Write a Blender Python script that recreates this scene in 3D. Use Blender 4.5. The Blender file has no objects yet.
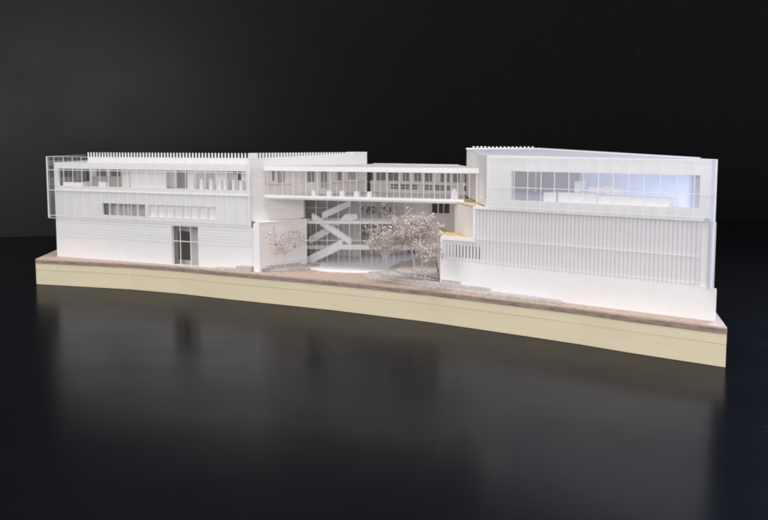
import bpy, math, random
import numpy as np
random.seed(7)
S = 0.01                      # everything below is in centimetres; meshes are written in metres
scene = bpy.context.scene
col = scene.collection

# ------------------------------------------------------------------ survey of the photograph (camera and plan helpers)
F, YH, EYE = 1000.0, 145.0, 20.0
PIT = math.atan((260 - YH) / F)
def ray(x, y):
    a = (x - 384) / F; b = (260 - y) / F
    return np.array([a, math.cos(PIT) + b * math.sin(PIT), -math.sin(PIT) + b * math.cos(PIT)])
def plan(x, y, z):
    r = ray(x, y); p = r[:2] * (z - EYE) / r[2]
    return (float(p[0]), float(p[1]))
class Frame:
    """facade frame: u along the facade, v into the building, z up"""
    def __init__(s, o, q):
        s.o = np.array(o, float); d = np.array(q, float) - s.o
        s.L = float(np.hypot(*d)); s.u = d / s.L; s.n = np.array([-s.u[1], s.u[0]])
    def uz(s, x, y, v=0.0):
        r = ray(x, y); t = ((s.o @ s.n) + v) / (r[:2] @ s.n); P = r * t
        return float((P[:2] - s.o) @ s.u), float(P[2] + EYE)
    def u_at(s, x, v=0.0): return s.uz(x, 200, v)[0]
    def w(s, u, v, z):
        p = s.o + s.u * u + s.n * v
        return (float(p[0]), float(p[1]), z)
    def xy(s, u, v=0.0): return s.w(u, v, 0)[:2]
    def local(s, x, y):
        d = np.array([x, y]) - s.o
        return float(d @ s.u), float(d @ s.n)

# ------------------------------------------------------------------ mesh helper
class MB:
    def __init__(s): s.v = []; s.f = []
    def add(s, vs, fs):
        b = len(s.v); s.v += list(vs); s.f += [tuple(b + i for i in f) for f in fs]
    def box(s, fr, u0, u1, v0, v1, z0, z1):
        P = [fr.w(u, v, z) for z in (z0, z1) for (u, v) in ((u0, v0), (u1, v0), (u1, v1), (u0, v1))]
        s.add(P, [(3, 2, 1, 0), (4, 5, 6, 7), (0, 1, 5, 4), (1, 2, 6, 5), (2, 3, 7, 6), (3, 0, 4, 7)]); return s
    def prism(s, pts, z0, z1):
        """plan polygon (counter-clockwise) extruded upwards; z0, z1 numbers or lists"""
        n = len(pts)
        za = z0 if isinstance(z0, (list, tuple)) else [z0] * n
        zb = z1 if isinstance(z1, (list, tuple)) else [z1] * n
        P = [(x, y, za[i]) for i, (x, y) in enumerate(pts)] + [(x, y, zb[i]) for i, (x, y) in enumerate(pts)]
        fs = [tuple(range(n - 1, -1, -1)), tuple(range(n, 2 * n))]
        fs += [(i, (i + 1) % n, n + (i + 1) % n, n + i) for i in range(n)]
        s.add(P, fs); return s
    def slab(s, fr, pts, v0, v1):
        """elevation polygon of (u, z) extruded into the building from v0 to v1"""
        n = len(pts)
        P = [fr.w(u, v0, z) for u, z in pts] + [fr.w(u, v1, z) for u, z in pts]
        fs = [tuple(range(n)), tuple(range(2 * n - 1, n - 1, -1))]
        fs += [((i + 1) % n, i, n + i, n + (i + 1) % n) for i in range(n)]
        s.add(P, fs); return s
    def wall(s, fr, u0, u1, z0, z1, v0, v1, holes=(), top=None):
        """wall with rectangular openings (u0, u1, z0, z1) as one clean shell"""
        us = sorted({u0, u1} | {min(max(h[i], u0), u1) for h in holes for i in (0, 1)})
        zs = sorted({z0, z1} | {min(max(h[i], z0), z1) for h in holes for i in (2, 3)})
        def solid(i, j):
            if i < 0 or j < 0 or i >= len(us) - 1 or j >= len(zs) - 1: return False
            cu = (us[i] + us[i + 1]) / 2; cz = (zs[j] + zs[j + 1]) / 2
            return not any(h[0] < cu < h[1] and h[2] < cz < h[3] for h in holes)
        for i in range(len(us) - 1):
            for j in range(len(zs) - 1):
                if not solid(i, j): continue
                a, b, c, d = us[i], us[i + 1], zs[j], zs[j + 1]
                def T(u, z):
                    return top(u, z) if top else z
                V = [fr.w(a, v0, T(a, c)), fr.w(b, v0, T(b, c)), fr.w(b, v0, T(b, d)), fr.w(a, v0, T(a, d)),
                     fr.w(a, v1, T(a, c)), fr.w(b, v1, T(b, c)), fr.w(b, v1, T(b, d)), fr.w(a, v1, T(a, d))]
                fs = [(0, 1, 2, 3), (7, 6, 5, 4)]
                if not solid(i - 1, j): fs.append((4, 0, 3, 7))
                if not solid(i + 1, j): fs.append((1, 5, 6, 2))
                if not solid(i, j - 1): fs.append((4, 5, 1, 0))
                if not solid(i, j + 1): fs.append((3, 2, 6, 7))
                s.add(V, fs)
        return s
    def tube(s, pts, rs, n=6):
        b = len(s.v); pts = [np.array(p, float) for p in pts]
        for k, p in enumerate(pts):
            d = pts[min(k + 1, len(pts) - 1)] - pts[max(k - 1, 0)]; d /= (np.linalg.norm(d) + 1e-9)
            a = np.cross(d, [0, 1, 0.13]); a /= np.linalg.norm(a); c = np.cross(d, a)
            for i in range(n):
                t = 2 * math.pi * i / n
                s.v.append(tuple(p + rs[k] * (a * math.cos(t) + c * math.sin(t))))
        for k in range(len(pts) - 1):
            for i in range(n):
                s.f.append((b + k * n + i, b + k * n + (i + 1) % n, b + (k + 1) * n + (i + 1) % n, b + (k + 1) * n + i))
        s.f.append(tuple(b + i for i in range(n - 1, -1, -1)))
        s.f.append(tuple(b + (len(pts) - 1) * n + i for i in range(n)))
        return s
    def bud(s, c, r):
        """a little crumpled clump: a jittered octahedron with split faces"""
        base = [(1, 0, 0), (-1, 0, 0), (0, 1, 0), (0, -1, 0), (0, 0, 1), (0, 0, -1)]
        P = [tuple(c[i] + r * (q[i] * random.uniform(.6, 1.25) + random.uniform(-.3, .3)) for i in range(3)) for q in base]
        s.add(P, [(0, 2, 4), (2, 1, 4), (1, 3, 4), (3, 0, 4), (2, 0, 5), (1, 2, 5), (3, 1, 5), (0, 3, 5)]); return s
    def build(s, name, mat, parent=None, bevel=0.0):
        me = bpy.data.meshes.new(name)
        org = parent_origin(parent)
        me.from_pydata([((x - org[0]) * S, (y - org[1]) * S, (z - org[2]) * S) for x, y, z in s.v], [], s.f)
        me.update()
        o = bpy.data.objects.new(name, me); col.objects.link(o)
        if mat: me.materials.append(mat)
        if parent is not None: o.parent = parent
        ORG[o.name] = org
        if bevel:
            md = o.modifiers.new('bevel', 'BEVEL'); md.width = bevel * S; md.segments = 2; md.limit_method = 'ANGLE'
        return o
ORG = {}
def parent_origin(o):
    return ORG.get(o.name, (0, 0, 0)) if o is not None else (0, 0, 0)
def tag(o, label=None, cat=None, group=None, kind=None):
    if label: o['label'] = label
    if cat: o['category'] = cat
    if group: o['group'] = group
    if kind: o['kind'] = kind
    return o
def empty(name, loc, label, cat, group=None):
    o = bpy.data.objects.new(name, None); col.objects.link(o)
    o.empty_display_size = 0.01
    o.location = tuple(c * S for c in loc); ORG[o.name] = loc
    return tag(o, label, cat, group)

# ------------------------------------------------------------------ materials
def mat_new(name):
    m = bpy.data.materials.new(name); m.use_nodes = True
    nt = m.node_tree; return m, nt, nt.nodes, nt.links, nt.nodes['Principled BSDF']
def card(name, c, rough=.65, var=.05, scale=60, bump=.02, lines=None):
    """painted card: faint mottling, optional etched horizontal coursing (pitch in cm)"""
    m, nt, N, L, b = mat_new(name)
    tc = N.new('ShaderNodeTexCoord')
    no = N.new('ShaderNodeTexNoise'); no.inputs['Scale'].default_value = scale; no.inputs['Detail'].default_value = 5
    L.new(tc.outputs['Object'], no.inputs['Vector'])
    cr = N.new('ShaderNodeMapRange'); cr.inputs['To Min'].default_value = 1 - var; cr.inputs['To Max'].default_value = 1 + var * .6
    L.new(no.outputs['Fac'], cr.inputs['Value'])
    mul = N.new('ShaderNodeVectorMath'); mul.operation = 'SCALE'; mul.inputs[0].default_value = c
    L.new(cr.outputs['Result'], mul.inputs['Scale'])
    out = mul.outputs['Vector']
    if lines:
        br = N.new('ShaderNodeTexBrick')
        sx = N.new('ShaderNodeSeparateXYZ'); L.new(tc.outputs['Object'], sx.inputs[0])
        ad = N.new('ShaderNodeMath'); ad.operation = 'ADD'; L.new(sx.outputs['X'], ad.inputs[0]); L.new(sx.outputs['Y'], ad.inputs[1])
        cb = N.new('ShaderNodeCombineXYZ'); L.new(ad.outputs[0], cb.inputs['X']); L.new(sx.outputs['Z'], cb.inputs['Y'])
        L.new(cb.outputs[0], br.inputs['Vector'])
        br.inputs['Scale'].default_value = 1.0
        br.inputs['Brick Width'].default_value = lines * 60 * S; br.inputs['Row Height'].default_value = lines * S
        br.inputs['Mortar Size'].default_value = .0004; br.inputs['Mortar Smooth'].default_value = .6
        br.inputs['Color1'].default_value = (1, 1, 1, 1); br.inputs['Color2'].default_value = (.95, .945, .94, 1)
        br.inputs['Mortar'].default_value = (.90, .89, .885, 1)
        mx = N.new('ShaderNodeVectorMath'); mx.operation = 'MULTIPLY'
        L.new(out, mx.inputs[0]); L.new(br.outputs['Color'], mx.inputs[1]); out = mx.outputs['Vector']
    L.new(out, b.inputs['Base Color'])
    b.inputs['Roughness'].default_value = rough
    if bump:
        bp = N.new('ShaderNodeBump'); bp.inputs['Strength'].default_value = .15; bp.inputs['Distance'].default_value = bump * S
        n2 = N.new('ShaderNodeTexNoise'); n2.inputs['Scale'].default_value = 900; n2.inputs['Detail'].default_value = 3
        L.new(tc.outputs['Object'], n2.inputs['Vector']); L.new(n2.outputs['Fac'], bp.inputs['Height']); L.new(bp.outputs['Normal'], b.inputs['Normal'])
    return m
def acrylic(name, tint, haze, hazecol, fres=1.0):
    m, nt, N, L, b = mat_new(name)
    N.remove(b); out = N['Material Output']
    tr = N.new('ShaderNodeBsdfTransparent'); tr.inputs['Color'].default_value = (*tint, 1)
    gl = N.new('ShaderNodeBsdfGlossy'); gl.inputs['Roughness'].default_value = .06; gl.inputs['Color'].default_value = (1, 1, 1, 1)
    df = N.new('ShaderNodeBsdfDiffuse'); df.inputs['Color'].default_value = (*hazecol, 1)
    tl = N.new('ShaderNodeBsdfTranslucent'); tl.inputs['Color'].default_value = (*hazecol, 1)
    hz = N.new('ShaderNodeMixShader'); hz.inputs['Fac'].default_value = .5
    L.new(df.outputs[0], hz.inputs[1]); L.new(tl.outputs[0], hz.inputs[2])
    a = N.new('ShaderNodeMixShader'); L.new(tr.outputs[0], a.inputs[1]); L.new(hz.outputs[0], a.inputs[2])
    tc = N.new('ShaderNodeTexCoord'); no = N.new('ShaderNodeTexNoise'); no.inputs['Scale'].default_value = 25; no.inputs['Detail'].default_value = 6
    L.new(tc.outputs['Object'], no.inputs['Vector'])
    mr = N.new('ShaderNodeMapRange'); mr.inputs['To Min'].default_value = haze * .6; mr.inputs['To Max'].default_value = haze * 1.4
    L.new(no.outputs['Fac'], mr.inputs['Value']); L.new(mr.outputs['Result'], a.inputs['Fac'])
    fr = N.new('ShaderNodeFresnel'); fr.inputs['IOR'].default_value = 1.35
    ms = N.new('ShaderNodeMath'); ms.operation = 'MULTIPLY'; ms.inputs[1].default_value = fres; L.new(fr.outputs[0], ms.inputs[0])
    f = N.new('ShaderNodeMixShader'); L.new(ms.outputs[0], f.inputs['Fac']); L.new(a.outputs[0], f.inputs[1]); L.new(gl.outputs[0], f.inputs[2])
    L.new(f.outputs[0], out.inputs['Surface'])
    return m
def chip(name, c1, c2, scale, rough=.8, stretch=(1, 1, 1)):
    m, nt, N, L, b = mat_new(name)
    tc = N.new('ShaderNodeTexCoord'); mp = N.new('ShaderNodeMapping'); mp.inputs['Scale'].default_value = stretch
    L.new(tc.outputs['Object'], mp.inputs['Vector'])
    no = N.new('ShaderNodeTexNoise'); no.inputs['Scale'].default_value = scale; no.inputs['Detail'].default_value = 8; no.inputs['Roughness'].default_value = .7
    L.new(mp.outputs[0], no.inputs['Vector'])
    cr = N.new('ShaderNodeValToRGB'); cr.color_ramp.elements[0].position = .34; cr.color_ramp.elements[1].position = .66
    cr.color_ramp.elements[0].color = (*c1, 1); cr.color_ramp.elements[1].color = (*c2, 1)
    L.new(no.outputs['Fac'], cr.inputs['Fac']); L.new(cr.outputs['Color'], b.inputs['Base Color'])
    b.inputs['Roughness'].default_value = rough
    bp = N.new('ShaderNodeBump'); bp.inputs['Strength'].default_value = .3; bp.inputs['Distance'].default_value = .0004
    L.new(no.outputs['Fac'], bp.inputs['Height']); L.new(bp.outputs['Normal'], b.inputs['Normal'])
    return m
def black_gloss(name, c, rlo, rhi, scr=.5, spec=.5, dust=0.0, matt=0.0):
    m, nt, N, L, b = mat_new(name)
    tc = N.new('ShaderNodeTexCoord')
    no = N.new('ShaderNodeTexNoise'); no.inputs['Scale'].default_value = 3.2; no.inputs['Detail'].default_value = 7; no.inputs['Roughness'].default_value = .62
    L.new(tc.outputs['Object'], no.inputs['Vector'])
    mr = N.new('ShaderNodeMapRange'); mr.inputs['From Min'].default_value = .3; mr.inputs['From Max'].default_value = .7
    mr.inputs['To Min'].default_value = rlo; mr.inputs['To Max'].default_value = rhi
    L.new(no.outputs['Fac'], mr.inputs['Value']); L.new(mr.outputs[0], b.inputs['Roughness'])
    # fine scuffs and dust specks
    mp = N.new('ShaderNodeMapping'); mp.inputs['Rotation'].default_value = (0, 0, .6); mp.inputs['Scale'].default_value = (14, 190, 60)
    L.new(tc.outputs['Object'], mp.inputs['Vector'])
    sc = N.new('ShaderNodeTexNoise'); sc.inputs['Scale'].default_value = 1; sc.inputs['Detail'].default_value = 4; L.new(mp.outputs[0], sc.inputs['Vector'])
    vo = N.new('ShaderNodeTexVoronoi'); vo.inputs['Scale'].default_value = 24; L.new(tc.outputs['Object'], vo.inputs['Vector'])
    lt = N.new('ShaderNodeMath'); lt.operation = 'LESS_THAN'; lt.inputs[1].default_value = dust; L.new(vo.outputs['Distance'], lt.inputs[0])
    st = N.new('ShaderNodeMapRange'); st.inputs['From Min'].default_value = .62; st.inputs['From Max'].default_value = .8
    st.inputs['To Min'].default_value = 0; st.inputs['To Max'].default_value = scr; L.new(sc.outputs['Fac'], st.inputs['Value'])
    ad = N.new('ShaderNodeMath'); ad.operation = 'ADD'; L.new(st.outputs[0], ad.inputs[0]); L.new(lt.outputs[0], ad.inputs[1]); ad.use_clamp = True
    mx = N.new('ShaderNodeMix'); mx.data_type = 'RGBA'; mx.inputs[6].default_value = (*c, 1); mx.inputs[7].default_value = (.16, .16, .17, 1)
    L.new(ad.outputs[0], mx.inputs[0]); L.new(mx.outputs[2], b.inputs['Base Color'])
    b.inputs['Specular IOR Level'].default_value = spec
    bp = N.new('ShaderNodeBump'); bp.inputs['Strength'].default_value = .02; bp.inputs['Distance'].default_value = .0003
    n3 = N.new('ShaderNodeTexNoise'); n3.inputs['Scale'].default_value = 40; L.new(tc.outputs['Object'], n3.inputs['Vector'])
    L.new(n3.outputs['Fac'], bp.inputs['Height']); L.new(bp.outputs['Normal'], b.inputs['Normal'])
    if matt:                                        # worn satin paint: part of the surface no longer shines
        df = N.new('ShaderNodeBsdfDiffuse'); L.new(mx.outputs[2], df.inputs['Color'])
        wn = N.new('ShaderNodeTexNoise'); wn.inputs['Scale'].default_value = 5; wn.inputs['Detail'].default_value = 8; wn.inputs['Roughness'].default_value = .7
        L.new(tc.outputs['Object'], wn.inputs['Vector'])
        wr_ = N.new('ShaderNodeMapRange'); wr_.inputs['To Min'].default_value = matt - .12; wr_.inputs['To Max'].default_value = matt + .12
        L.new(wn.outputs['Fac'], wr_.inputs['Value'])
        ms = N.new('ShaderNodeMixShader'); L.new(wr_.outputs[0], ms.inputs['Fac']); L.new(b.outputs[0], ms.inputs[1]); L.new(df.outputs[0], ms.inputs[2])
        L.new(ms.outputs[0], N['Material Output'].inputs['Surface'])
    return m
WHITE = card('white_card', (.82, .81, .82))
WHITE2 = card('white_styrene', (.86, .85, .86), rough=.4, var=.02)
COURSED = card('etched_white_card', (.83, .805, .795), lines=.36, var=.04)
CREAM = card('cream_card', (.80, .765, .72), var=.06)
GREYC = card('grey_card', (.60, .575, .57), var=.08)
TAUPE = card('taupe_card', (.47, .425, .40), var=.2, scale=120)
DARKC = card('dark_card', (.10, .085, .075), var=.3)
YELLOW = card('yellow_card', (.68, .50, .22), var=.08)
FOAM = chip('yellow_foam', (.69, .605, .425), (.735, .655, .475), 10, rough=.85, stretch=(1, 1, 9))
BOARD = chip('brown_board', (.40, .30, .24), (.58, .46, .37), 160)
EDGE = chip('board_edge', (.17, .115, .095), (.40, .31, .27), 55, stretch=(1, 1, 9))
STONE = chip('grey_chipboard', (.38, .345, .33), (.60, .555, .535), 220)
GLASS = acrylic('clear_acrylic', (.995, .995, .995), .022, (.88, .88, .90), .28)
ENDGLASS = acrylic('milky_acrylic', (.93, .95, .98), .40, (.82, .87, .95))
FROST = acrylic('frosted_acrylic', (.95, .95, .97), .78, (.90, .90, .93), .4)
HAZY = acrylic('hazy_acrylic', (.9, .9, .9), .18, (.82, .76, .72), .5)  # haze in the colour stands in for reflections that grey the dark openings
SLAT = card('pale_grey_styrene', (.74, .73, .75), rough=.4, var=.03)
LINE = card('etched_line', (.84, .84, .85), rough=.4, var=.02, bump=0)
TWIG = chip('dry_twig', (.46, .41, .38), (.72, .66, .62), 300)
BUDS = chip('dry_flower', (.26, .215, .185), (.90, .835, .77), 110)

def milky_card(name, c, t=.6):
    m, nt, N, L, b = mat_new(name)
    tl = N.new('ShaderNodeBsdfTranslucent'); tl.inputs['Color'].default_value = (*c, 1)
    b.inputs['Base Color'].default_value = (*c, 1); b.inputs['Roughness'].default_value = .5
    tc = N.new('ShaderNodeTexCoord'); no = N.new('ShaderNodeTexNoise'); no.inputs['Scale'].default_value = 30; no.inputs['Detail'].default_value = 5
    L.new(tc.outputs['Object'], no.inputs['Vector'])
    mr = N.new('ShaderNodeMapRange'); mr.inputs['To Min'].default_value = t - .06; mr.inputs['To Max'].default_value = t + .06
    L.new(no.outputs['Fac'], mr.inputs['Value'])
    mx = N.new('ShaderNodeMixShader'); L.new(mr.outputs[0], mx.inputs['Fac']); L.new(b.outputs[0], mx.inputs[1]); L.new(tl.outputs[0], mx.inputs[2])
    L.new(mx.outputs[0], N['Material Output'].inputs['Surface']); return m
MILK = milky_card('milky_styrene', (.88, .87, .87))
MILKBLUE = milky_card('blue_grey_styrene', (.78, .79, .83))

# ------------------------------------------------------------------ plan points
Z0 = 3.68                                          # top of the base board
A = plan(57.3, 256.5, Z0); B = plan(251, 270.6, Z0)
C = plan(440, 287, Z0); D = plan(715.3, 321.7, Z0)
L = Frame(A, B); R = Frame(C, D)
sdir = (math.cos(math.radians(46)), math.sin(math.radians(46)))
SW = Frame(B, (B[0] + sdir[0], B[1] + sdir[1]))     # inner side wall of the left building, u runs inwards from its front corner
e0 = (-1.9, 25.0)                                   # the skewed end of the left building
LBK = (A[0] + e0[0], A[1] + e0[1])                  # back left
SBK = SW.xy(21.5)                                   # back end of the side wall
P0 = SW.xy(2.1)
BR = Frame(P0, (9.57, 119.7))                       # bridge front
RC = R.xy(6.6)                                      # front corner of the right upper storey
RBK = (11.1, 135.0); RB3 = (19.9, 130.0)            # its back edge
RS = Frame(RBK, RC)                                 # side wall facing the courtyard (u runs to the front)
G0 = SW.xy(9.4); G1 = (6.9, 135.4)
AT = Frame(G0, G1)                                  # atrium glass line

# ------------------------------------------------------------------ setting
TABLE = black_gloss('black_table', (.0046, .0051, .0066), .16, .26, scr=.03, spec=.26, dust=.016, matt=.60)
BACK = black_gloss('black_wall', (.0040, .0040, .0052), .30, .40, scr=.03, spec=.17, dust=.008)
wl = plan(0, 237.3, 0); wr = plan(768, 218.6, 0)
W = Frame(wl, wr)
tb = MB().prism([(-260, -60), (260, -60), W.xy(420, 0), W.xy(-260, 0)], -4, 0).build('tabletop', TABLE)
tag(tb, kind='structure')
bw = MB().box(W, -420, 560, .4, 4, -4, 260).build('backdrop_wall', BACK)
tag(bw, kind='structure')

# ------------------------------------------------------------------ the base
tops = [(35.5, 259), (80, 261), (130, 263.4), (180, 267), (230, 271.6), (280, 275.9), (330, 280.2), (380, 285.2), (430, 290.3), (480, 296.3), (530, 302.3), (580, 308.5), (630, 315.4), (680, 321.7), (727, 327.6)]
front = [plan(x, y, Z0) for x, y in tops]
backp = [(32.6, 97.0), (22.5, 136.0), (2, 152), LBK and (LBK[0] + 1, LBK[1] + 4), (front[0][0] - 2.3, front[0][1] + 27)]
outline = front + backp
base = empty('mounting_block', (0, 118, 0), 'long yellow foam block with thin brown board top and concave front, on black table', 'base')
MB().prism(outline, 0.02, 2.10).build('foam_layer', FOAM, base, bevel=.03)
MB().prism([(x, y - (.03 if i < len(front) else 0)) for i, (x, y) in enumerate(outline)], 2.107, 3.06).build('foam_layer', FOAM, base, bevel=.03)
cx = sum(p[0] for p in outline) / len(outline); cy = sum(p[1] for p in outline) / len(outline)
MB().prism([(x + (.12 if i < len(front) else 0) * 0, y - (.10 if i < len(front) else 0)) for i, (x, y) in enumerate(outline)], 3.07, 3.52).build('board_edge', EDGE, base)
MB().prism([(x, y - (.04 if i < len(front) else 0)) for i, (x, y) in enumerate(outline)], 3.525, Z0).build('board_top', BOARD, base)
ZG = Z0 + .01

# ================================================================== LEFT BUILDING
lb = empty('model_building', (*L.xy(17, 4), ZG), 'white building with dark doorway and finned roof edge, at the left end of the base', 'building')
du = lambda x, v=0: L.u_at(x, v)
door = (21.75, 26.3, ZG - .01, 9.05)
gw = MB().wall(L, 0, 35.9, ZG, 9.25, 0, .5, [door]).build('ground_wall', WHITE, lb)
# louvre lines left and right of the doorway
lv = MB()
for k in range(6):
    z = 6.75 + k * .40
    lv.box(L, 0.1, 21.6, -.035, -.004, z, z + .27)
    lv.box(L, 26.5, 35.6, -.035, -.004, z, z + .27)
lv.build('louvre_panel', WHITE, lb)
# vestibule behind the doorway: the view enters it obliquely, so it is wider than the opening
vd = 2.3
MB().box(L, 18.6, 19.0, .51, vd, ZG, 9.24).build('door_reveal', WHITE, lb)
MB().box(L, 26.6, 27.0, .51, vd, ZG, 9.24).build('door_reveal', WHITE, lb)
MB().wall(L, 18.6, 27.0, ZG, 9.24, vd + .01, vd + .3, [(L.u_at(176, vd), L.u_at(189.3, vd), 4.15, 8.15)]).build('vestibule_wall', GREYC, lb)
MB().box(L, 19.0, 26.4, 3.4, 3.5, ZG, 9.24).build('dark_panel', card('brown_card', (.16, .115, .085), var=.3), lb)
MB().box(L, 21.78, 26.27, -.3, .5, ZG, ZG + .06).box(L, 19.02, 26.58, .52, vd - .01, ZG, ZG + .05).build('threshold', WHITE, lb)
dg = MB()
for x in (179.3, 189.6): dg.box(L, du(x, .3) - .05, du(x, .3) + .05, .30, .38, ZG + .07, 9.2)
dg.box(L, 21.76, 26.29, .39, .45, 6.9, 7.02)
dgp = MB().box(L, 21.76, 26.29, .46, .49, ZG + .07, 9.04).build('door_glazing', GLASS, lb)
dg.build('mullion', LINE, dgp)
# upper front wall with ribbon window and strip windows
s1 = (9.15, 17.2, 10.15, 11.8); s2 = (17.65, 29.4, 10.15, 11.8)
win = (.75, 34.4, 14.1, 16.6)
MB().wall(L, 0, 35.0, 9.26, 17.5, 0, .35, [win, s1, s2]).build('upper_wall', WHITE, lb)
MB().wall(L, 0.1, 34.6, 9.3, 13.4, .36, .6, [(8.9, 17.4, 10, 11.95)]).build('lining_wall', WHITE, lb)
MB().box(L, 5.5, 17.5, 1.6, 1.7, 9.3, 13.4).build('strip_back', GREYC, lb)
sp = MB()
for k in range(7): sp.box(L, 9.2 + k * 1.32, 9.27 + k * 1.32, .05, .3, 10.151, 11.799)
for k in range(9): sp.box(L, 17.7 + k * 1.45, 17.77 + k * 1.45, .05, .3, 10.151, 11.799)
sp.build('strip_mullion', WHITE2, lb)
# grey spandrel line, soffit
MB().box(L, 0, 35.2, -.12, -.003, 13.36, 13.5).build('string_course', WHITE, lb)
# upper floor slab, roof
plan_in = [L.xy(.1, .4), L.xy(34.7, .4), SW.xy(.6, .6), SW.xy(21.2, .6), LBK]
MB().prism(plan_in, 13.5, 13.95).build('floor_slab', WHITE, lb)
MB().prism([L.xy(0, .36), L.xy(34.9, .36), SW.xy(.5, .45), SW.xy(21.4, .45), LBK], 17.0, 17.46).build('roof', MILK, lb)
# parapet and its fins
u_par = L.u_at(90, 1.6)
par = MB().wall(L, u_par, 35.0, 17.47, 18.22, 1.4, 1.7).build('parapet', WHITE, lb)
nf = 55
for k in range(nf):
    u = u_par + .1 + k * (34.9 - u_par - .1) / (nf - 1)
    MB().box(L, u - .075, u + .075, 1.41, 1.55, 18.225, 18.93).build('fin', WHITE2, lb)
# side wall: storey above bridge level, with openings; middle storey up to the atrium
su = lambda x: SW.u_at(x)
hz = lambda y, x: SW.uz(x, y)[1]
hol = [(su(a), su(b), z, 16.95) for a, b, z in ((272.5, 276.2, 15.2), (278, 286, 15.0), (307.5, 316, 14.9), (321, 328.5, 14.0), (336, 343, 15.0), (348.5, 358, 15.1))]
def sidetop(u, z): return z + (.53 * min(u, 18.7) / 18.7 if z > 17.9 else 0)
MB().wall(SW, 0, 21.5, 13.2, 18.25, 0, .3, hol, top=sidetop).build('side_wall', COURSED, lb)
MB().wall(SW, 0, 9.3, 10.12, 13.19, 0, .3).build('middle_side_wall', COURSED, lb)
MB().box(SW, 18.75, 21.5, -.02, 1.4, 18.79, 19.0).build('parapet_block', WHITE, lb)
nf = 36
for k in range(nf):
    u = .35 + k * 18.0 / (nf - 1); zb = 18.25 + .53 * u / 18.7
    MB().box(SW, u - .075, u + .075, -.01, .22, zb + .004, 18.97).build('fin', WHITE2, lb)
# ground storey of the side wall sits further out and ends in a thin fin wall
q0 = plan(259.6, 272.0, ZG)
SL = Frame(q0, (q0[0] + sdir[0], q0[1] + sdir[1]))
MB().wall(SL, 0, 8.2, ZG, 10.0, 0, .4).build('ground_side_wall', COURSED, lb)
MB().prism([L.xy(35.0, .55), SL.xy(-.05, -.08), SL.xy(8.6, -.08), SL.xy(8.6, 2.2), SW.xy(1.2, .4)], 10.01, 10.115).build('ledge', WHITE2, lb)
MB().box(L, 35.95, 36.9, -.75, .45, ZG, 9.98).build('end_pier', WHITE2, lb)
# rooms: back wall with windows onto the dark, partitions
LB = Frame(LBK, SBK)
hb = []
for k in range(16):
    hb.append((1.5 + k * 3.2, 3.9 + k * 3.2, 14.4, 16.5))
MB().wall(LB, 0, LB.L - 1, ZG, 17.0, -.4, -.1, [(h[0], h[1], 14.6, 16.6) for h in hb] ).build('back_wall', CREAM, lb)
MB().box(LB, .1, LB.L - 1.1, -.08, -.03, 14.4, 16.8).build('haze_pane', HAZY, lb)
MB().box(SW, 2.5, 21.4, -.0 + .31, .36, 13.97, 16.96).build('haze_pane', HAZY, lb)
EW = Frame(LBK, A)
MB().wall(EW, .5, 24.5, ZG, 13.4, .1, .4).build('end_wall', WHITE, lb)
def part_px(x0, x1, y0, y1, v, th, mat, name):
    a, zt = L.uz(x0, y0, v); b, zb = L.uz(x1, y1, v)
    return MB().box(L, a, b, v, v + th, max(zb, 13.96), min(zt, 16.98)).build(name, mat, lb)
part_px(92, 122, 176, 191, 5.2, .3, TAUPE, 'partition')
part_px(121.5, 130, 166, 192, 2.2, .3, CREAM, 'partition')
part_px(130, 166, 166, 192, 1.2, .3, WHITE, 'partition')
part_px(165, 176, 166, 192, 3.2, .3, CREAM, 'partition')
part_px(176, 187, 172, 192, 6.4, .3, TAUPE, 'partition')
part_px(187, 194, 166, 192, 1.4, 2.5, WHITE, 'partition')
part_px(194, 221, 166, 193, 5.0, .3, CREAM, 'partition')
part_px(216, 226, 166, 193, 2.3, .3, WHITE, 'partition')
part_px(226, 236, 174, 194, 4.3, .3, CREAM, 'partition')
part_px(241, 250, 166, 194, 1.5, .3, WHITE, 'partition')
# glass screen hung in front, wrapping the skewed end
gl = MB().box(L, -.2, 35.6, -1.12, -1.0, 9.5, 18.3).build('glass_screen', GLASS, lb)
uL = lambda x: L.u_at(x, -1.13)
mu = MB()
xs = [55.5, 64.5, 73.6, 82.8, 91.6, 100.6, 109.2, 118.4, 127.8, 137.2, 146.6, 156.1, 165.8, 175.9, 186, 195.8, 206, 216.5, 226.9, 237.8]
for x in xs: mu.box(L, uL(x) - .035, uL(x) + .035, -1.16, -1.125, 9.55, 18.25)
for z in (9.85, 13.52, 16.43): mu.box(L, -.15, 35.55, -1.20, -1.165, z - .04, z + .04)
mu.build('etched_grid', LINE, gl)
ed = MB().box(L, -.32, -.205, -1.15, -.98, 9.48, 18.34).box(L, 35.605, 35.72, -1.15, -.98, 9.48, 18.34)
ed.box(L, -.2, 35.6, -1.14, -.99, 18.305, 18.36).box(L, -.2, 35.6, -1.14, -.99, 9.44, 9.495)
ed.build('polished_edge', LINE, gl)
gs = L.xy(-.26, -.95); ge = (gs[0] + e0[0], gs[1] + e0[1])
GE = Frame(ge, gs)
g2 = MB().box(GE, 0, GE.L, 0, .12, 9.5, 18.3).build('end_glass', GLASS, lb)
m2 = MB()
for k in range(9): m2.box(GE, .2 + k * 3.0, .29 + k * 3.0, -.04, -.005, 9.55, 18.25)
m2.box(GE, 0, GE.L, -.01, .13, 18.305, 18.36)
m2.build('etched_grid', LINE, g2)

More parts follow.
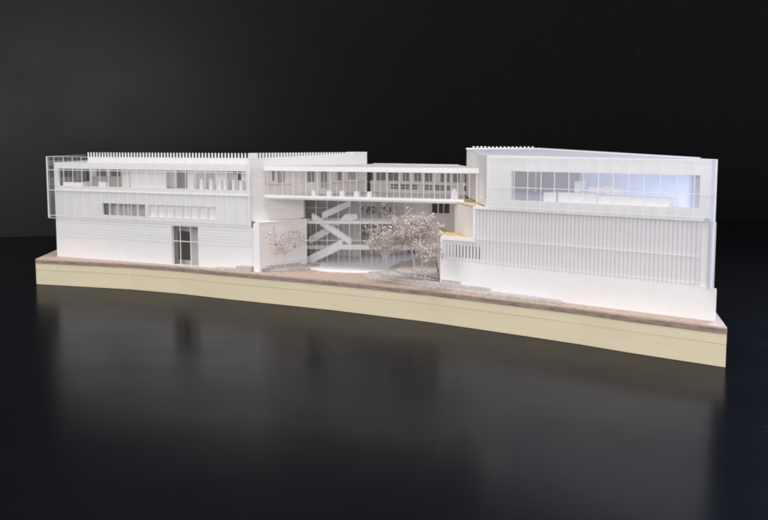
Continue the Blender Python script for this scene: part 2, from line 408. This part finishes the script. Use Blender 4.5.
# small things in the upper rooms: plinths seen through the ribbon window
def ordinal(k): return ('first', 'second', 'third', 'fourth', 'fifth', 'sixth', 'seventh', 'eighth', 'ninth')[k]
for k, (x0, x1) in enumerate(((191.8, 193.6), (200, 203), (209.4, 212.3), (218, 221.5), (223.6, 226), (232.3, 234.6), (239.5, 242.2))):
    v = .9
    a, b = L.u_at(x0, v), L.u_at(x1, v)
    o = MB().box(L, a, b, v, v + .5, 13.96, 15.35 + .06 * (k % 3)).build('plinth', WHITE2)
    tag(o, 'slim white plinth in left building upper window, %s from the left of its row' % ordinal(k), 'plinth', 'slim plinths in the left upper window')
o = MB().box(L, .9, L.u_at(84, 1.0), .75, 1.6, 13.96, 14.62).build('bench', WHITE2)
tag(o, 'long low white bench at the far left end of the upper window', 'bench')
o = MB().box(L, L.u_at(100, 1), L.u_at(107, 1), .8, 1.5, 13.96, 14.75).build('display_block', WHITE2)
tag(o, 'short white block in the upper window just right of the low bench', 'block')
# grey steps on the pavement by the wall
for name, x0, x1, h, d, lab in (('step_slab', 219, 239.6, .22, 1.2, 'thin grey slab lying along the wall right of the doorway'), ('step_block', 240, 254, .62, 1.3, 'taller grey block at the wall foot beside the corner pier')):
    o = MB().box(L, L.u_at(x0, -.2), L.u_at(x1, -.2), -d, -.06, ZG, ZG + h).build(name, STONE); tag(o, lab, 'step')

# ================================================================== BRIDGE
bg = empty('model_bridge', (*BR.xy(14, 8), 13.0), 'glazed white bridge spanning the courtyard between the two buildings', 'bridge')
bu = lambda x, v=0: BR.u_at(x, v)
ur = BR.u_at(463.8)
uf = BR.u_at(480.5)
floorpoly = [BR.xy(.25, 0), BR.xy(ur, 0), (RC[0] - 2.0, 122), (10.9, 133.5), (10.6, 136.5), (SBK[0] + .6, SBK[1] - .6), SW.xy(10, -.05), SW.xy(3.2, -.05)]
MB().prism(floorpoly, 12.98, 13.18).build('floor_slab', MILK, bg)
MB().box(BR, .3, ur, -.02, .12, 13.19, 13.52).build('sill_band', WHITE2, bg)
roofpoly = [BR.xy(.25, .01), BR.xy(uf, .01), (10.75, 134.5), (10.5, 138.5), (SBK[0] + .5, SBK[1] + 3.5), SW.xy(21, -.05), SW.xy(3.0, -.05)]
MB().prism(roofpoly, 16.72, 17.22).build('roof', MILK, bg)
rf = Frame((SBK[0] + 1.6, SBK[1] + 2.5), (10.4, 137.2))
MB().box(BR, .3, uf, -.12, -.0, 16.66, 17.26).build('fascia', WHITE2, bg)
MB().box(rf, -.5, rf.L, -.5, -.2, 17.23, 17.33).build('roof_trim', CREAM, bg)
gg = MB().box(BR, .4, uf - .4, .2, .28, 13.2, 16.7).build('front_glass', GLASS, bg)
for x in (267, 282, 292.5, 305.5, 317, 330, 343, 356, 374, 386.5, 399, 411, 423, 434, 445, 457, 469): MB().box(BR, bu(x) - .025, bu(x) + .025, .13, .19, 13.53, 16.70).build('mullion', LINE, gg)
for x in (274.5, 287, 299, 311, 323.5, 336.5, 349.5, 365, 380, 393, 405, 417, 428.5, 439.5, 451, 463): MB().box(BR, bu(x) - .012, bu(x) + .012, .14, .19, 13.53, 16.70).build('mullion', LINE, gg)
MB().box(BR, uf - .55, uf - .4, .02, .19, 13.2, 16.71).build('end_post', LINE, bg)
# back wall with two rows of windows
BB = Frame((SBK[0] + .5, SBK[1] - .2), (11.0, 136.0))
bb = lambda x: BB.u_at(x)
h = []
for a, b in ((368, 373.6), (375.8, 385.5), (387.5, 398.3), (402, 409), (413.5, 421), (424, 432), (439, 444), (446, 449.5), (452, 459.5), (461.5, 471)): h.append((bb(a), bb(b), 14.92, 16.1))
for a, b in ((390, 398), (400, 409), (410.5, 418), (424, 432), (434, 444), (446, 450), (463, 471)): h.append((bb(a), bb(b), 13.75, 14.5))
MB().wall(BB, 0, BB.L, 13.2, 16.7, 0, .2, h).build('back_wall', CREAM, bg)
MB().box(BB, .1, BB.L - .1, .21, .26, 13.25, 16.65).build('haze_pane', HAZY, bg)  # milky sheet added so the openings look grey instead of black
MB().box(BB, .2, BB.L, -.5, -.2, 14.55, 14.7).build('gallery_rail', WHITE2, bg)
wm = MB()
for x0 in (390, 400, 410.5, 424, 434): wm.box(BB, bb(x0), bb(x0 + 8), .05, .12, 14.07, 14.13)
wm.build('window_bar', WHITE2, bg)
MB().box(SW, su(264), su(290), -.55, -.35, 14.75, 14.84).box(SW, su(330), su(366), -.55, -.35, 14.66, 14.75).build('wooden_shelf', YELLOW, bg)
for k, (x0, x1) in enumerate(((311.8, 315.2), (326.5, 331), (339.5, 344), (354, 358.6), (367, 371.2))):
    v = 1.0
    o = MB().box(BR, bu(x0, v), bu(x1, v), v, v + .5, 13.19, 14.16).build('seat_cube', WHITE2)
    tag(o, 'small white seat cube on the bridge floor behind the glass, %s from the left' % ordinal(k), 'cube', 'seat cubes on the bridge')
o = MB().slab(BR, [(bu(450.6, 1.2), 13.19), (bu(457.2, 1.2), 13.19), (bu(456.9, 1.2), 14.3), (bu(455.2, 1.2), 14.72), (bu(452.6, 1.2), 14.72), (bu(451, 1.2), 14.3)], 1.2, 1.7).build('display_stand', WHITE2)
tag(o, 'tall white tapered stand near the right end of the bridge', 'stand')

# ================================================================== RIGHT BUILDING
rb = empty('model_building', (*R.xy(17, 5), ZG), 'white building with slatted lower screen under a glazed storey, right end of the base', 'building')
ru = lambda x, v=0: R.u_at(x, v)
RE = (31.6, 96.0)                                   # right end, behind the corner
ZS, ZT, ZR = 6.78, 13.0, 18.62
MB().prism([R.xy(0, 0), R.xy(33.4, 0), R.xy(32.7, .5), R.xy(.02, .5)], ZG, ZS).build('base_wall', WHITE, rb)
rl = Frame((7.1, 135.2), C)
MB().wall(rl, 0, rl.L - .03, ZG, 9.35, .02, .45).build('base_side_wall', COURSED, rb)
MB().prism([R.xy(32.2, .51), R.xy(32.65, .51), (30.2, 96.5), (29.8, 96.5)], ZG, ZS).build('end_wall', WHITE, rb)
# backing of the slatted screen
dw = [(ru(446 + k * 5.2, .3), ru(448.9 + k * 5.2, .3), 7.35, 8.75) for k in range(8)]
MB().wall(R, .15, 5.1, ZS + .01, 9.2, .30, .45, [(.75, 5.08, 7.3, 8.7)]).build('screen_backing', WHITE, rb)
MB().wall(R, 5.11, 31.6, ZS + .01, 12.9, .30, .45, [(5.12, 5.9, 7.3, 8.7)]).build('screen_backing', SLAT, rb)
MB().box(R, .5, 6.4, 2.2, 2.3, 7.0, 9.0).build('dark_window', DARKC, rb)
k = 0; u = .42
while u < 31.6:
    zt = 9.2 if u < 5.0 else 12.9
    MB().box(R, u, u + .29, .18, .29, ZS + .01, zt).build('slat', SLAT, rb); u += .474
rl_ = MB().box(R, 5.1, 31.6, .06, .12, 9.57, 9.65).box(R, .2, 31.6, .06, .12, 7.05, 7.12).build('slat_rail', WHITE, rb)
# stepped frame and terraces
fr_ = MB().slab(R, [(.1, 9.21), (5.0, 9.21), (5.0, 9.62), (.1, 9.62)], 0, .6)
fr_.slab(R, [(4.75, 9.63), (5.05, 9.63), (5.05, 12.91), (4.75, 12.91)], 0, .6)
fr_.slab(R, [(4.75, 12.915), (31.9, 12.915), (31.9, 13.22), (4.75, 13.22)], -.05, .6)
fr_.slab(R, [(.0, ZS + .01), (.25, ZS + .01), (.25, 9.2), (.0, 9.2)], 0, .6)
fr_.build('screen_frame', WHITE2, rb)
cn = R.xy(4.75, .61)
s2 = Frame((8.6, 121.5), cn)
MB().wall(s2, 0, s2.L, 9.3, 12.92, 0, .35).build('terrace_side_wall', COURSED, rb)
MB().prism([R.xy(.3, .62), R.xy(4.7, .62), (8.45, 121.5), (7.6, 128), (6.9, 128)], 9.2, 9.42).build('terrace_floor', YELLOW, rb)
MB().prism([R.xy(.05, .61), R.xy(.28, .61), (6.85, 128.2), (6.6, 128.2)], 9.2, 9.62).build('terrace_curb', WHITE2, rb)
MB().prism([cn, R.xy(6.55, .61), (RC[0] - .05, RC[1] + 1), (11.2, 130), (8.9, 126.0), (8.65, 121.5)], 12.93, 13.12).build('upper_terrace_floor', YELLOW, rb)
MB().prism([R.xy(4.76, .62), R.xy(5.0, .62), (8.95, 121.5), (8.65, 121.5)], 13.125, 13.3).build('terrace_curb', WHITE2, rb)
# upper storey
wz0, wz1 = 14.1, 17.2
def rtop(u, z): return z + (.28 * max(0, (31.9 - u)) / 25.3 if z > 18 else 0)
MB().wall(R, 6.6, 32.5, 13.23, ZR, 0, .35, [(9.85, 31.4, wz0, wz1)], top=rtop).build('upper_wall', WHITE, rb)
rs = lambda x: RS.u_at(x)
MB().wall(RS, 0, RS.L - .36, 13.2, 18.88, 0, .35, [(RS.L - 6.6, RS.L - 5.2, 13.9, 16.4), (RS.L - 4.4, RS.L - 3.2, 13.9, 16.2)]).build('side_wall', COURSED, rb)
MB().prism([R.xy(6.7, .4), R.xy(31.8, .4), RE, (20.1, 129.8), (11.4, 134.8)], 13.5, 14.0).build('floor_slab', WHITE, rb)
R2 = Frame(RB3, RBK); 
roof = MB().prism([R.xy(6.6, .36), R.xy(31.9, .36), (30.6, 97.0), RB3, RBK], 18.3, [18.9, 18.6, 18.64, 19.45, 19.4]).build('roof', MILKBLUE, rb)
re_ = MB().slab(Frame(RB3, (30.6, 97.0)), [(0, 19.455), (34.6, 18.66), (34.6, 18.8), (0, 19.62)], -.2, .05)
re_.slab(Frame(RBK, RB3), [(0, 19.41), (9.9, 19.46), (9.9, 19.6), (0, 19.6)], -.2, .0)
re_.build('roof_edge', WHITE2, rb)
FB = Frame((RBK[0] + .6, RBK[1] - .6), (RB3[0], RB3[1] - .4))
for k in range(16):
    MB().box(FB, .2 + k * .56, .36 + k * .56, -.1, .2, 19.62, 19.72 + (.1 if k < 4 else .06)).build('fin', WHITE2, rb)
# back of the upper room
MB().wall(Frame((11.6, 133.8), (19.6, 129.0)), 0, 9.3, 14.01, 18.29, -.2, 0).build('back_wall', CREAM, rb)
RW = Frame((19.7, 128.9), (30.4, 97.4))
MB().wall(RW, 0, 11, 14.01, 18.29, -.15, 0).build('back_wall', WHITE, rb)
RZ = Frame(RW.xy(11.01), R.xy(31.6, .42))
MB().wall(RZ, 0, RZ.L, 14.01, 18.29, -.15, 0).build('end_glazing', FROST, rb)
# glass screen
RV = -.85
gr = MB().box(R, 7.6, 33.3, RV - .12, RV, 13.05, 18.62).build('glass_screen', GLASS, rb)
mr_ = MB()
for x in (514, 527.5, 540.8, 554.3, 568.7, 583.3, 598, 613, 628.4, 643.9, 660, 676.6, 694):
    uu = ru(x, RV - .13); mr_.box(R, uu - .038, uu + .038, RV - .16, RV - .125, 13.1, 18.6)
for z in (13.4, 15.52): mr_.box(R, 7.65, 33.25, RV - .20, RV - .165, z - .032, z + .032)
mr_.build('etched_grid', LINE, gr)
MB().box(R, 7.6, 33.3, RV - .13, RV + .01, 18.625, 18.70).box(R, 33.305, 33.42, RV - .14, RV + .02, ZS + .05, 18.70).build('polished_edge', LINE, gr)
ge_ = MB().box(R, 31.75, 33.3, RV - .12, RV, ZS + .05, 13.04).build('glass_end', GLASS, rb)
MB().box(R, 31.61, 32.9, .3, .5, ZS + .01, 12.9).build('end_wall', WHITE, rb)
RX = Frame(R.xy(33.3, RV + .05), (30.6, 96.5))
g3 = MB().box(RX, 0, RX.L, 0, .12, ZS + .05, 18.62).build('end_glass', FROST, rb)
MB().box(RX, 0, RX.L, -.01, .13, 18.625, 18.7).box(RX, 0, RX.L, -.05, -.005, 12.85, 12.95).box(RX, 0, RX.L, -.05, -.005, 15.45, 15.55).build('etched_grid', LINE, g3)
# furniture in the upper room
def cab(x0, x1, y0, v, d, name, lab, cat):
    a, zt = R.uz(x0, y0, v); b = R.u_at(x1, v)
    o = MB().box(R, a, b, v, v + d, 14.01, zt).build(name, WHITE2); tag(o, lab, cat); return o
cab(543.5, 556, 192.3, 1.2, 1.6, 'display_case', 'white box in the right upper window, left of the long low cabinet', 'box')
cab(558, 597, 192.4, 1.0, 1.6, 'cabinet', 'long low white cabinet under the centre of the right upper window', 'cabinet')
cab(598, 669.5, 195.5, .9, 1.5, 'low_cabinet', 'lower longer white cabinet reaching towards the right end of the upper window', 'cabinet')
st = MB()
for k, (x0, x1, y0) in enumerate(((574.5, 581, 181), (588, 603, 186.6), (603, 612, 185.8), (612, 619, 188.3))):
    a, zt = R.uz(x0, y0, 4.5); b = R.u_at(x1, 4.5)
    o = MB().box(R, a, b, 4.5, 5.5, 14.01, zt).build('exhibit_block', WHITE2)
    tag(o, ('tall narrow white block behind the cabinets', 'wide white block right of the tall narrow one', 'middle white block of the stepped group behind the cabinets', 'lowest white block at the right of the stepped group')[k] + ' in the right upper room', 'block')

# ================================================================== ATRIUM
at = empty('model_atrium', (*AT.xy(9, 6), ZG), 'glass fronted atrium under the bridge with white floor edges and dark rear windows', 'atrium')
au = lambda x, v=0: AT.u_at(x, v)
ag = MB().box(AT, .1, AT.L - .3, 0, .08, ZG, 12.95).build('front_glass', GLASS, at)
am = MB()
for k in range(13):
    u = au(304.8 + 11.15 * k); am.box(AT, u - .025, u + .025, -.05, -.005, ZG, 12.95)
for k in range(12):
    u = au(310.4 + 11.15 * k); am.box(AT, u - .01, u + .01, -.03, -.005, ZG, 9.4)
am.box(AT, .12, AT.L - .3, -.09, -.055, 7.0, 7.06)
am.build('mullion', LINE, ag)
MB().box(AT, -.5, AT.L - .3, .3, 13, ZG, ZG + .1).build('ground_floor', WHITE, at)
MB().slab(AT, [(0, 9.25), (au(431, .5), 9.25), (au(431, .5), 9.7), (0, 9.7)], .5, 1.2).box(AT, -.3, au(431, .5), 6.5, 12.8, 9.25, 9.6).build('middle_floor', WHITE, at)
MB().slab(AT, [(au(337, .5), 5.72), (au(419, .5), 5.72), (au(419, .5), 6.4), (au(337, .5), 6.4)], .5, 1.0).box(AT, au(304, 3), au(330, 3), 2.2, 2.6, 5.6, 6.1).build('balcony_band', WHITE, at)
hl = []
vb = 12.9
for a, b, z0, z1 in ((305, 316, 9.9, 10.9), (319, 327, 9.9, 10.9), (305, 318, 11.5, 12.6), (320, 331, 11.5, 12.6), (333, 340, 10, 10.8), (346, 352, 9.9, 11.4), (355, 363, 9.9, 11.6), (366, 376, 9.9, 10.9), (381, 391, 9.9, 10.8),
                     (300, 312, 6.7, 9.0), (314, 326, 6.7, 9.0), (328, 334, 6.5, 8.6), (336, 343, 6.4, 9.0), (345, 352, 6.4, 8.9), (354, 361, 6.4, 9.0), (363, 368, 6.4, 8.6), (372, 384, 6.5, 8.8), (388, 398, 6.6, 8.9), (402, 412, 6.4, 8.9),
                     (340, 348, 4.1, 5.6), (353, 359, 4.0, 5.7), (372, 382, 4.0, 5.6), (408, 416, 3.9, 5.7), (420, 431, 3.9, 6.0)):
    hl.append((au(a, vb), au(b, vb), z0, z1))
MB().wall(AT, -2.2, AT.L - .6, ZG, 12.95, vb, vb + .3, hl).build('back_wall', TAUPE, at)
# upper right window block under the bridge and cream end wall
MB().box(AT, -2, AT.L - .7, vb + .31, vb + .36, ZG, 12.9).build('haze_pane', HAZY, at)
MB().wall(AT, au(425, 3), au(456, 3), ZG + .12, 12.95, 3, 3.2, [(au(432, 3) , au(437.5, 3), 10.6, 12.0), (au(438.5, 3), au(443.3, 3), 10.6, 12.0), (au(444.3, 3), au(449.5, 3), 10.6, 12.0)]).build('inner_wall', CREAM, at)
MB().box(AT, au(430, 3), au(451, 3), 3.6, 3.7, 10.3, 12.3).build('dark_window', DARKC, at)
MB().box(AT, au(304, 5), au(327, 5), 5, 5.3, 11.1, 11.25).build('wooden_shelf', YELLOW, at)
MB().box(AT, au(424, 3), au(450, 3), 2.3, 2.9, 12.25, 12.45).build('shelf', WHITE2, at)
# brown speckled shelving on the middle floor
for k in range(8):
    x = 362 + k * 4.6 + random.uniform(-1, 1)
    u = au(x, 7.5)
    o = MB(); 
    for j in range(9):
        uu = u + random.uniform(-.25, .25); vv = 7.5 + random.uniform(-.3, .3); zz = 9.75 + random.uniform(0.1, 2.1)
        o.bud((*AT.xy(uu, vv), zz), random.uniform(.14, .26))
    o.tube([(*AT.xy(u, 7.5), 9.6), (*AT.xy(u, 7.5), 11.6)], [.05, .03])
    o.build('dried_plant', BUDS); tag(bpy.data.objects[bpy.context.scene.objects[-1].name] if False else col.objects[-1], 'tiny dried brown sprig standing on the atrium middle floor under the bridge', 'plant', 'dried sprigs in a row on the atrium middle floor')

def flight(pts, v, depth, lab):
    """a straight stair flight between two solid white parapets; pts = elevation outline of the parapet"""
    t = empty('stair_flight', (*AT.xy(au(pts[0][0], v), v), ZG), lab, 'staircase', 'white stair flights in the atrium')
    P = [AT.uz(x, y, v) for x, y in pts]; P = P[:2] + [(q[0], q[1] - .13) for q in P[2:]]
    MB().slab(AT, P, v, v + .18).build('parapet', WHITE2, t)
    MB().slab(AT, P, v + depth - .18, v + depth).build('parapet', WHITE2, t)
    (ua, za), (ub, zb) = P[0], P[1]                 # lower edge
    n = 14; sb = MB()
    for k in range(n):
        a = ua + (ub - ua) * k / n; b = ua + (ub - ua) * (k + 1) / n
        zk = za + (zb - za) * (k + (1 if zb > za else 0)) / n
        lo = min(za + (zb - za) * k / n, za + (zb - za) * (k + 1) / n)
        sb.box(AT, min(a, b), max(a, b), v + .19, v + depth - .19, lo + .03, zk + .10)
    sb.build('treads', WHITE, t)
flight([(304, 266.5), (341.5, 248.5), (342.5, 238.5), (304, 257.5)], .8, 1.6, 'lowest white stair flight rising from the atrium floor to the right')
flight([(311.8, 219), (350.6, 245.5), (351.2, 239), (311.8, 212.6)], 1.3, 1.6, 'middle white stair flight descending to the right in front of the floor edge')
flight([(309, 244), (334, 230.5), (334, 222.5), (309, 236)], 3.4, 1.5, 'greyer stair flight set back behind the crossing flights')
flight([(322, 219), (350, 206), (350, 199.5), (322, 211.5)], 3.2, 1.6, 'upper stair flight climbing to the bridge level')
flight([(334, 226), (357, 219), (357, 213.5), (345, 213.5)], 3.0, 1.4, 'short stair flight with a flat landing at its right on the middle floor')

# ================================================================== COURTYARD GROUND
def terrace(name, frontpx, backpts, h, lab, mat=STONE, cat='terrace step', z0=ZG, bev=.02):
    fp = [plan(x, y, z0) for x, y in frontpx]
    for _ in range(2 if len(fp) > 3 else 0):       # round the polyline off into a curve
        q = [fp[0]]
        for a, b in zip(fp[:-1], fp[1:]): q += [(a[0] * .75 + b[0] * .25, a[1] * .75 + b[1] * .25), (a[0] * .25 + b[0] * .75, a[1] * .25 + b[1] * .75)]
        fp = q + [fp[-1]]
    pts = fp + backpts
    o = MB().prism(pts, z0, z0 + h).build(name, mat, bevel=bev); return tag(o, lab, cat)
wallp = lambda x: R.xy(R.u_at(x, -.06), -.06)
inC = (6.2, 115.0)
ab = lambda x, v: AT.xy(au(x, v), v)
cnr = [R.xy(.3, -.06), (6.44, 115.0), (6.62, 122), (6.75, 126.5)]
terrace('paving_sheet', [(362, 277.6), (374, 279.6), (400, 283.4), (440, 289.4), (500, 297.4), (562, 304.4)], [wallp(562)] + cnr + [ab(434, -.12), ab(392, -.12), (-1.2, 129.5)], .24, 'thin grey paving sheet under the terrace steps, running along the slatted building foot', cat='paving')
terrace('terrace_step', [(379, 275.0), (386, 278.4), (404, 281.6), (430, 284.8), (460, 288.2), (490, 291.2)], [wallp(490)] + cnr + [ab(434, -.12), ab(402, -.12)], .34, 'longest curved grey terrace step, its square end against the slatted building', z0=3.94)
terrace('terrace_step', [(396, 272.0), (401, 275.0), (416, 278.0), (440, 281.2), (461, 284.2)], [wallp(461)] + cnr + [ab(434, -.12), ab(411, -.12)], .30, 'second curved grey terrace step, ending short of the longest one', z0=4.29)
terrace('terrace_step', [(411, 270.0), (415, 272.4), (425, 274.4), (436, 275.8)], [(6.62, 122.5), (6.75, 126.5), ab(434, -.12), ab(420, -.12)], .16, 'uppermost small grey terrace step in the corner by the tall trees', z0=4.60)
slp = lambda u: SL.xy(u, -.06)
terrace('terrace_step', [(263, 271.6), (285, 271.2), (305, 270.2), (319.5, 268.9)], [plan(320, 266.3, ZG), slp(7.6), slp(.4)], .36, 'lower curved grey bench step beside the coursed side wall')
terrace('terrace_step', [(266, 269.6), (285, 268.6), (300, 267), (306, 265.3)], [slp(7.0), slp(1.0)], .68, 'upper curved grey bench step tucked against the coursed side wall')
ab = lambda x, v: AT.xy(au(x, v), v)
terrace('plinth_floor', [(309, 269.5), (322, 271.7), (340, 272.6), (360, 273.2), (380, 273.4), (389, 272.0)], [ab(404, -.12), ab(360, -.12), ab(309, -.12)], .33, 'curved white floor plinth in front of the atrium glass', WHITE2, 'plinth')

# ================================================================== TREES
def tree(px, py, crown, lab, n, tw=.09, z0=ZG, seed=1, group='dried twig trees in the courtyard'):
    random.seed(seed)
    p = plan(px, py, z0); Dp = p[1]
    t = empty('model_tree', (p[0], p[1], z0), lab, 'tree', group)
    cxp, cyp, rx, ry = crown
    X = lambda x: (x - 384) / F * Dp
    Zp = lambda y: EYE - (y - YH) / F * Dp
    cc = np.array([X(cxp), Dp, Zp(cyp)]); ra = np.array([rx / F * Dp, rx / F * Dp * .8, ry / F * Dp])
    trunk = MB()
    fork = np.array([p[0] + (cc[0] - p[0]) * .4, Dp, z0 + (cc[2] - ra[2] * .75 - z0) * .85])
    trunk.tube([(p[0], p[1], z0 - .0), ((p[0] * .6 + fork[0] * .4) + .04, Dp, z0 + (fork[2] - z0) * .5), tuple(fork)], [tw * 1.15, tw, tw * .85])
    crownm = MB(); k = 0
    tips = []
    nb = max(12, n // 42)
    for i in range(nb):
        th = i * 2.399 + random.uniform(-.3, .3)
        el = random.uniform(-.75, .95)
        r = random.uniform(.6, 1.0)
        d = np.array([math.cos(th) * math.cos(el), math.sin(th) * math.cos(el), math.sin(el)])
        tip = cc + ra * d * r
        mid = fork + (tip - fork) * .5 + np.array([random.uniform(-.3, .3), random.uniform(-.3, .3), random.uniform(-.1, .35)])
        trunk.tube([fork - np.array([0, 0, random.uniform(0, .5)]), mid, tip], [tw * .6, tw * .42, tw * .25], 5)
        tips.append((mid, tip))
        for j in range(3):
            q = mid + (tip - mid) * random.random()
            e = q + ra * np.array([random.gauss(0, .3), random.gauss(0, .3), random.gauss(.08, .28)])
            trunk.tube([q, e], [tw * .3, tw * .18], 4); tips.append((q, e))
    trunk.build('trunk', TWIG, t)
    for i in range(n):
        a, b = random.choice(tips); s = random.random() ** .6
        c = a + (b - a) * s + np.array([random.gauss(0, .22), random.gauss(0, .22), random.gauss(0, .22)])
        crownm.bud(c, random.uniform(.05, .145))
    crownm.build('crown', BUDS, t)
tree(284.3, 271.0, (286, 236, 21, 18), 'lone small dried twig tree beside the coursed left side wall', 420, .07, ZG, 3)
tree(388, 278.5, (382, 240, 19, 17), 'leftmost low tree of the courtyard cluster, in front of the atrium glass', 760, .07, 4.28, 5)
tree(415.5, 277.5, (404, 226, 22, 19), 'tallest broad tree of the courtyard cluster, crown reaching the bridge', 1300, .10, 4.59, 8)
tree(421.5, 275.5, (424, 226, 17, 17), 'tree at the back right of the cluster by the building corner', 950, .09, 4.76, 11)
tree(424.6, 285.8, (428, 248, 13, 14), 'shorter pale tree at the front right of the courtyard cluster', 640, .08, 4.28, 14)
random.seed(99)

# ================================================================== LIGHT, CAMERA
w = bpy.data.worlds.new('World'); scene.world = w; w.use_nodes = True
w.node_tree.nodes['Background'].inputs['Color'].default_value = (.98, .97, 1, 1)
w.node_tree.nodes['Background'].inputs['Strength'].default_value = .30
def area(name, loc, aim, size, sy, power, c, spread=180):
    ld = bpy.data.lights.new(name, 'AREA'); ld.shape = 'RECTANGLE'; ld.size = size * S; ld.size_y = sy * S
    ld.energy = power; ld.spread = math.radians(spread); ld.color = c
    o = bpy.data.objects.new(name, ld); col.objects.link(o); o.location = tuple(q * S for q in loc)
    from mathutils import Vector
    o.rotation_euler = (Vector(aim) - Vector(loc)).to_track_quat('-Z', 'Y').to_euler()
area('window_light', (-150, 20, 80), (-30, 160, 10), 90, 90, 10.5, (1.0, .985, .98))
area('overhead_fill', (-20, 80, 190), (-5, 130, 5), 160, 90, 27, (1.0, .985, .985))  # added soft fill from above, brightens the rooms through the milky roofs
area('cool_window', (122, 172, 45), (38, 100, 9), 70, 70, 2.8, (.80, .88, 1.0), 60)
area('blue_table_fill', (106, 156, 30), (62, 62, 0), 44, 56, 4.5, (.20, .42, 1.0), 62)  # added second blue lamp, aimed to tint the right of the tabletop
area('front_light', (10, -70, 38), (0, 125, 9), 120, 60, 15, (1.0, .975, .985))

cd = bpy.data.cameras.new('camera'); cam = bpy.data.objects.new('camera', cd); col.objects.link(cam)
cam.location = (0, 0, EYE * S); cam.rotation_euler = (math.radians(90) - PIT, 0, 0)
cd.sensor_width = 36; cd.lens = F / 768 * 36; cd.clip_start = .01; cd.clip_end = 50
cd.dof.use_dof = False
scene.camera = cam
vs = scene.view_settings
scene.display_settings.display_device = 'sRGB'
vs.view_transform = 'Standard'; vs.look = 'None'; vs.exposure = .13; vs.gamma = 1
scene.cycles.filter_width = 1.9
scene.cycles.max_bounces = 16; scene.cycles.diffuse_bounces = 8; scene.cycles.transparent_max_bounces = 40
